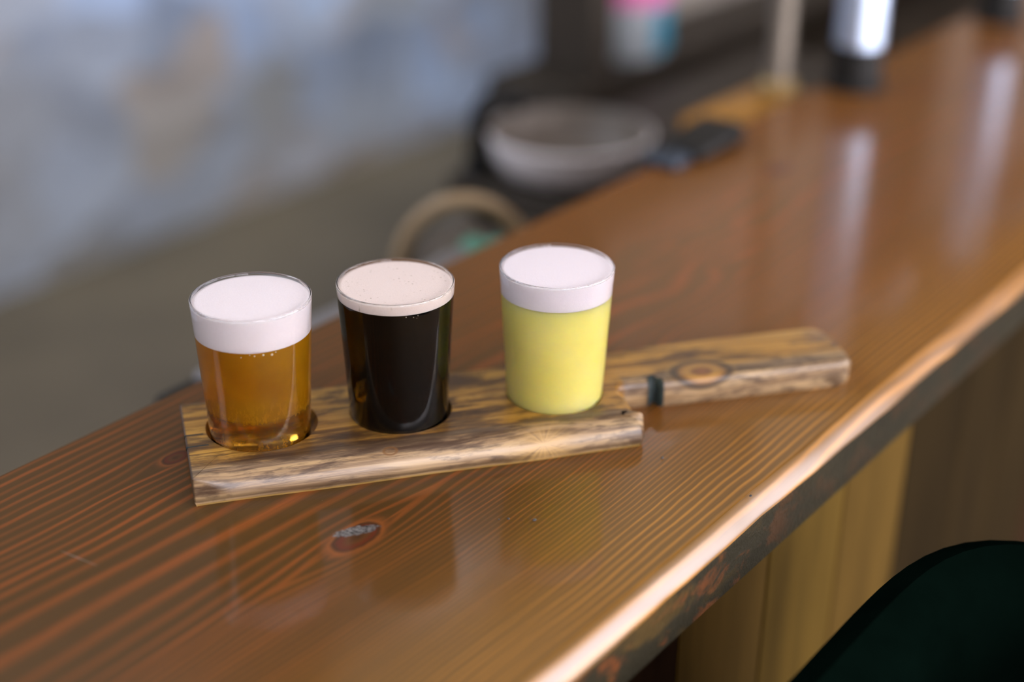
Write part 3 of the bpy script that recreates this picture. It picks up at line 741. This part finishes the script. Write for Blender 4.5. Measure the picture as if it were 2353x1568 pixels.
# pail with arched handle
pl = tag(empty('handled_pail', BAR @ Matrix.Translation((.975, .806, FLOOR + .82)) @ Matrix.Rotation(-ANG, 4, 'Z')), 'small pail with an arched tan handle and green cloth inside, behind the middle beer', 'pail')
bm = bmesh.new(); lathe(bm, [(0, 0), (.046, 0), (.060, .105), (.063, .107), (.063, .110), (.0585, .108), (.045, .004), (0, .004)], 48); link('pail_body', bm, MAT['cab'], pl, smooth=True, angle=40)
bm = bmesh.new()
tube(bm, [(.061 * math.cos(a), 0, .110 + .070 * math.sin(a)) for a in [math.pi * k / 24 for k in range(25)]], .0075, 12); link('arched_handle', bm, MAT['tanwood'], pl, smooth=True, angle=60)
bm = bmesh.new(); bmesh.ops.create_icosphere(bm, subdivisions=4, radius=1)
for v in bm.verts:
    v.co = Vector((v.co.x * .050, .012 + v.co.y * .036, .105 + v.co.z * .050)) * 1.0
    v.co += Vector((.003 * math.sin(v.co.z * 190), .003 * math.sin(v.co.x * 170), .004 * math.sin(v.co.x * 140 + v.co.y * 90)))
link('grey_cloth', bm, MAT['cab'], pl, smooth=True)
bm = bmesh.new(); bmesh.ops.create_icosphere(bm, subdivisions=4, radius=1)
for v in bm.verts:
    v.co = Vector((.018 + v.co.x * .034, -.026 + v.co.y * .020, .118 + v.co.z * .036))
    v.co += Vector((.002 * math.sin(v.co.z * 290), .002 * math.sin(v.co.x * 270), .003 * math.sin(v.co.x * 240)))
link('green_cloth', bm, MAT['green'], pl, smooth=True)

# ------------------------------------------------------------------ dark padded bar chair at the lower right
CH = BAR @ Matrix.Translation((.56, .055, FLOOR))
ch = tag(empty('bar_chair', CH), 'dark green-black padded tub bar chair at the lower right, in front of the bar', 'chair')
def sup(a, hx, hy, e=4.5):
    c, s_ = math.cos(a), math.sin(a)
    r = (abs(c / hx) ** e + abs(s_ / hy) ** e) ** (-1 / e)
    return r * c, r * s_
def shell(bm, prof, e=4.5, seg=96):
    rings = []
    for off, z in prof:
        rings.append([bm.verts.new((*sup(2*math.pi*k/seg, .190 + off, .195 + off, e), z)) for k in range(seg)])
    for A, B in zip(rings[:-1], rings[1:]):
        for k in range(seg): bm.faces.new((A[k], A[(k+1) % seg], B[(k+1) % seg], B[k]))
    return rings
bm = bmesh.new()
topz = 1.022
rg = shell(bm, [(-.03, .60), (-.01, .605), (0, .62), (0, topz - .03), (-.006, topz - .010), (-.022, topz), (-.040, topz - .010), (-.046, topz - .03), (-.046, .74)])
bm.faces.new(rg[0]); bm.faces.new(rg[-1]); link('tub_back', bm, MAT['padding'], ch, smooth=True, angle=50)
bm = bmesh.new(); rg = shell(bm, [(-.0475, .741), (-.0475, .79), (-.06, .805), (-.10, .812)]); bm.faces.new(rg[0]); bm.faces.new(rg[-1]); link('seat_cushion', bm, MAT['padding'], ch, smooth=True, angle=50)
for x in (-1, 1):
    for y in (-1, 1):
        bm = bmesh.new(); tube(bm, [(x * .13, y * .13, .605), (x * .17, y * .17, 0)], [.016, .011], 12); link('leg', bm, MAT['blackmetal'], ch, smooth=True, angle=40)
bm = bmesh.new(); tube(bm, [(.158, .158, .2), (-.158, .158, .2), (-.158, -.158, .2), (.158, -.158, .2)], .008, 10, closed=True); link('footrest', bm, MAT['blackmetal'], ch, smooth=True)
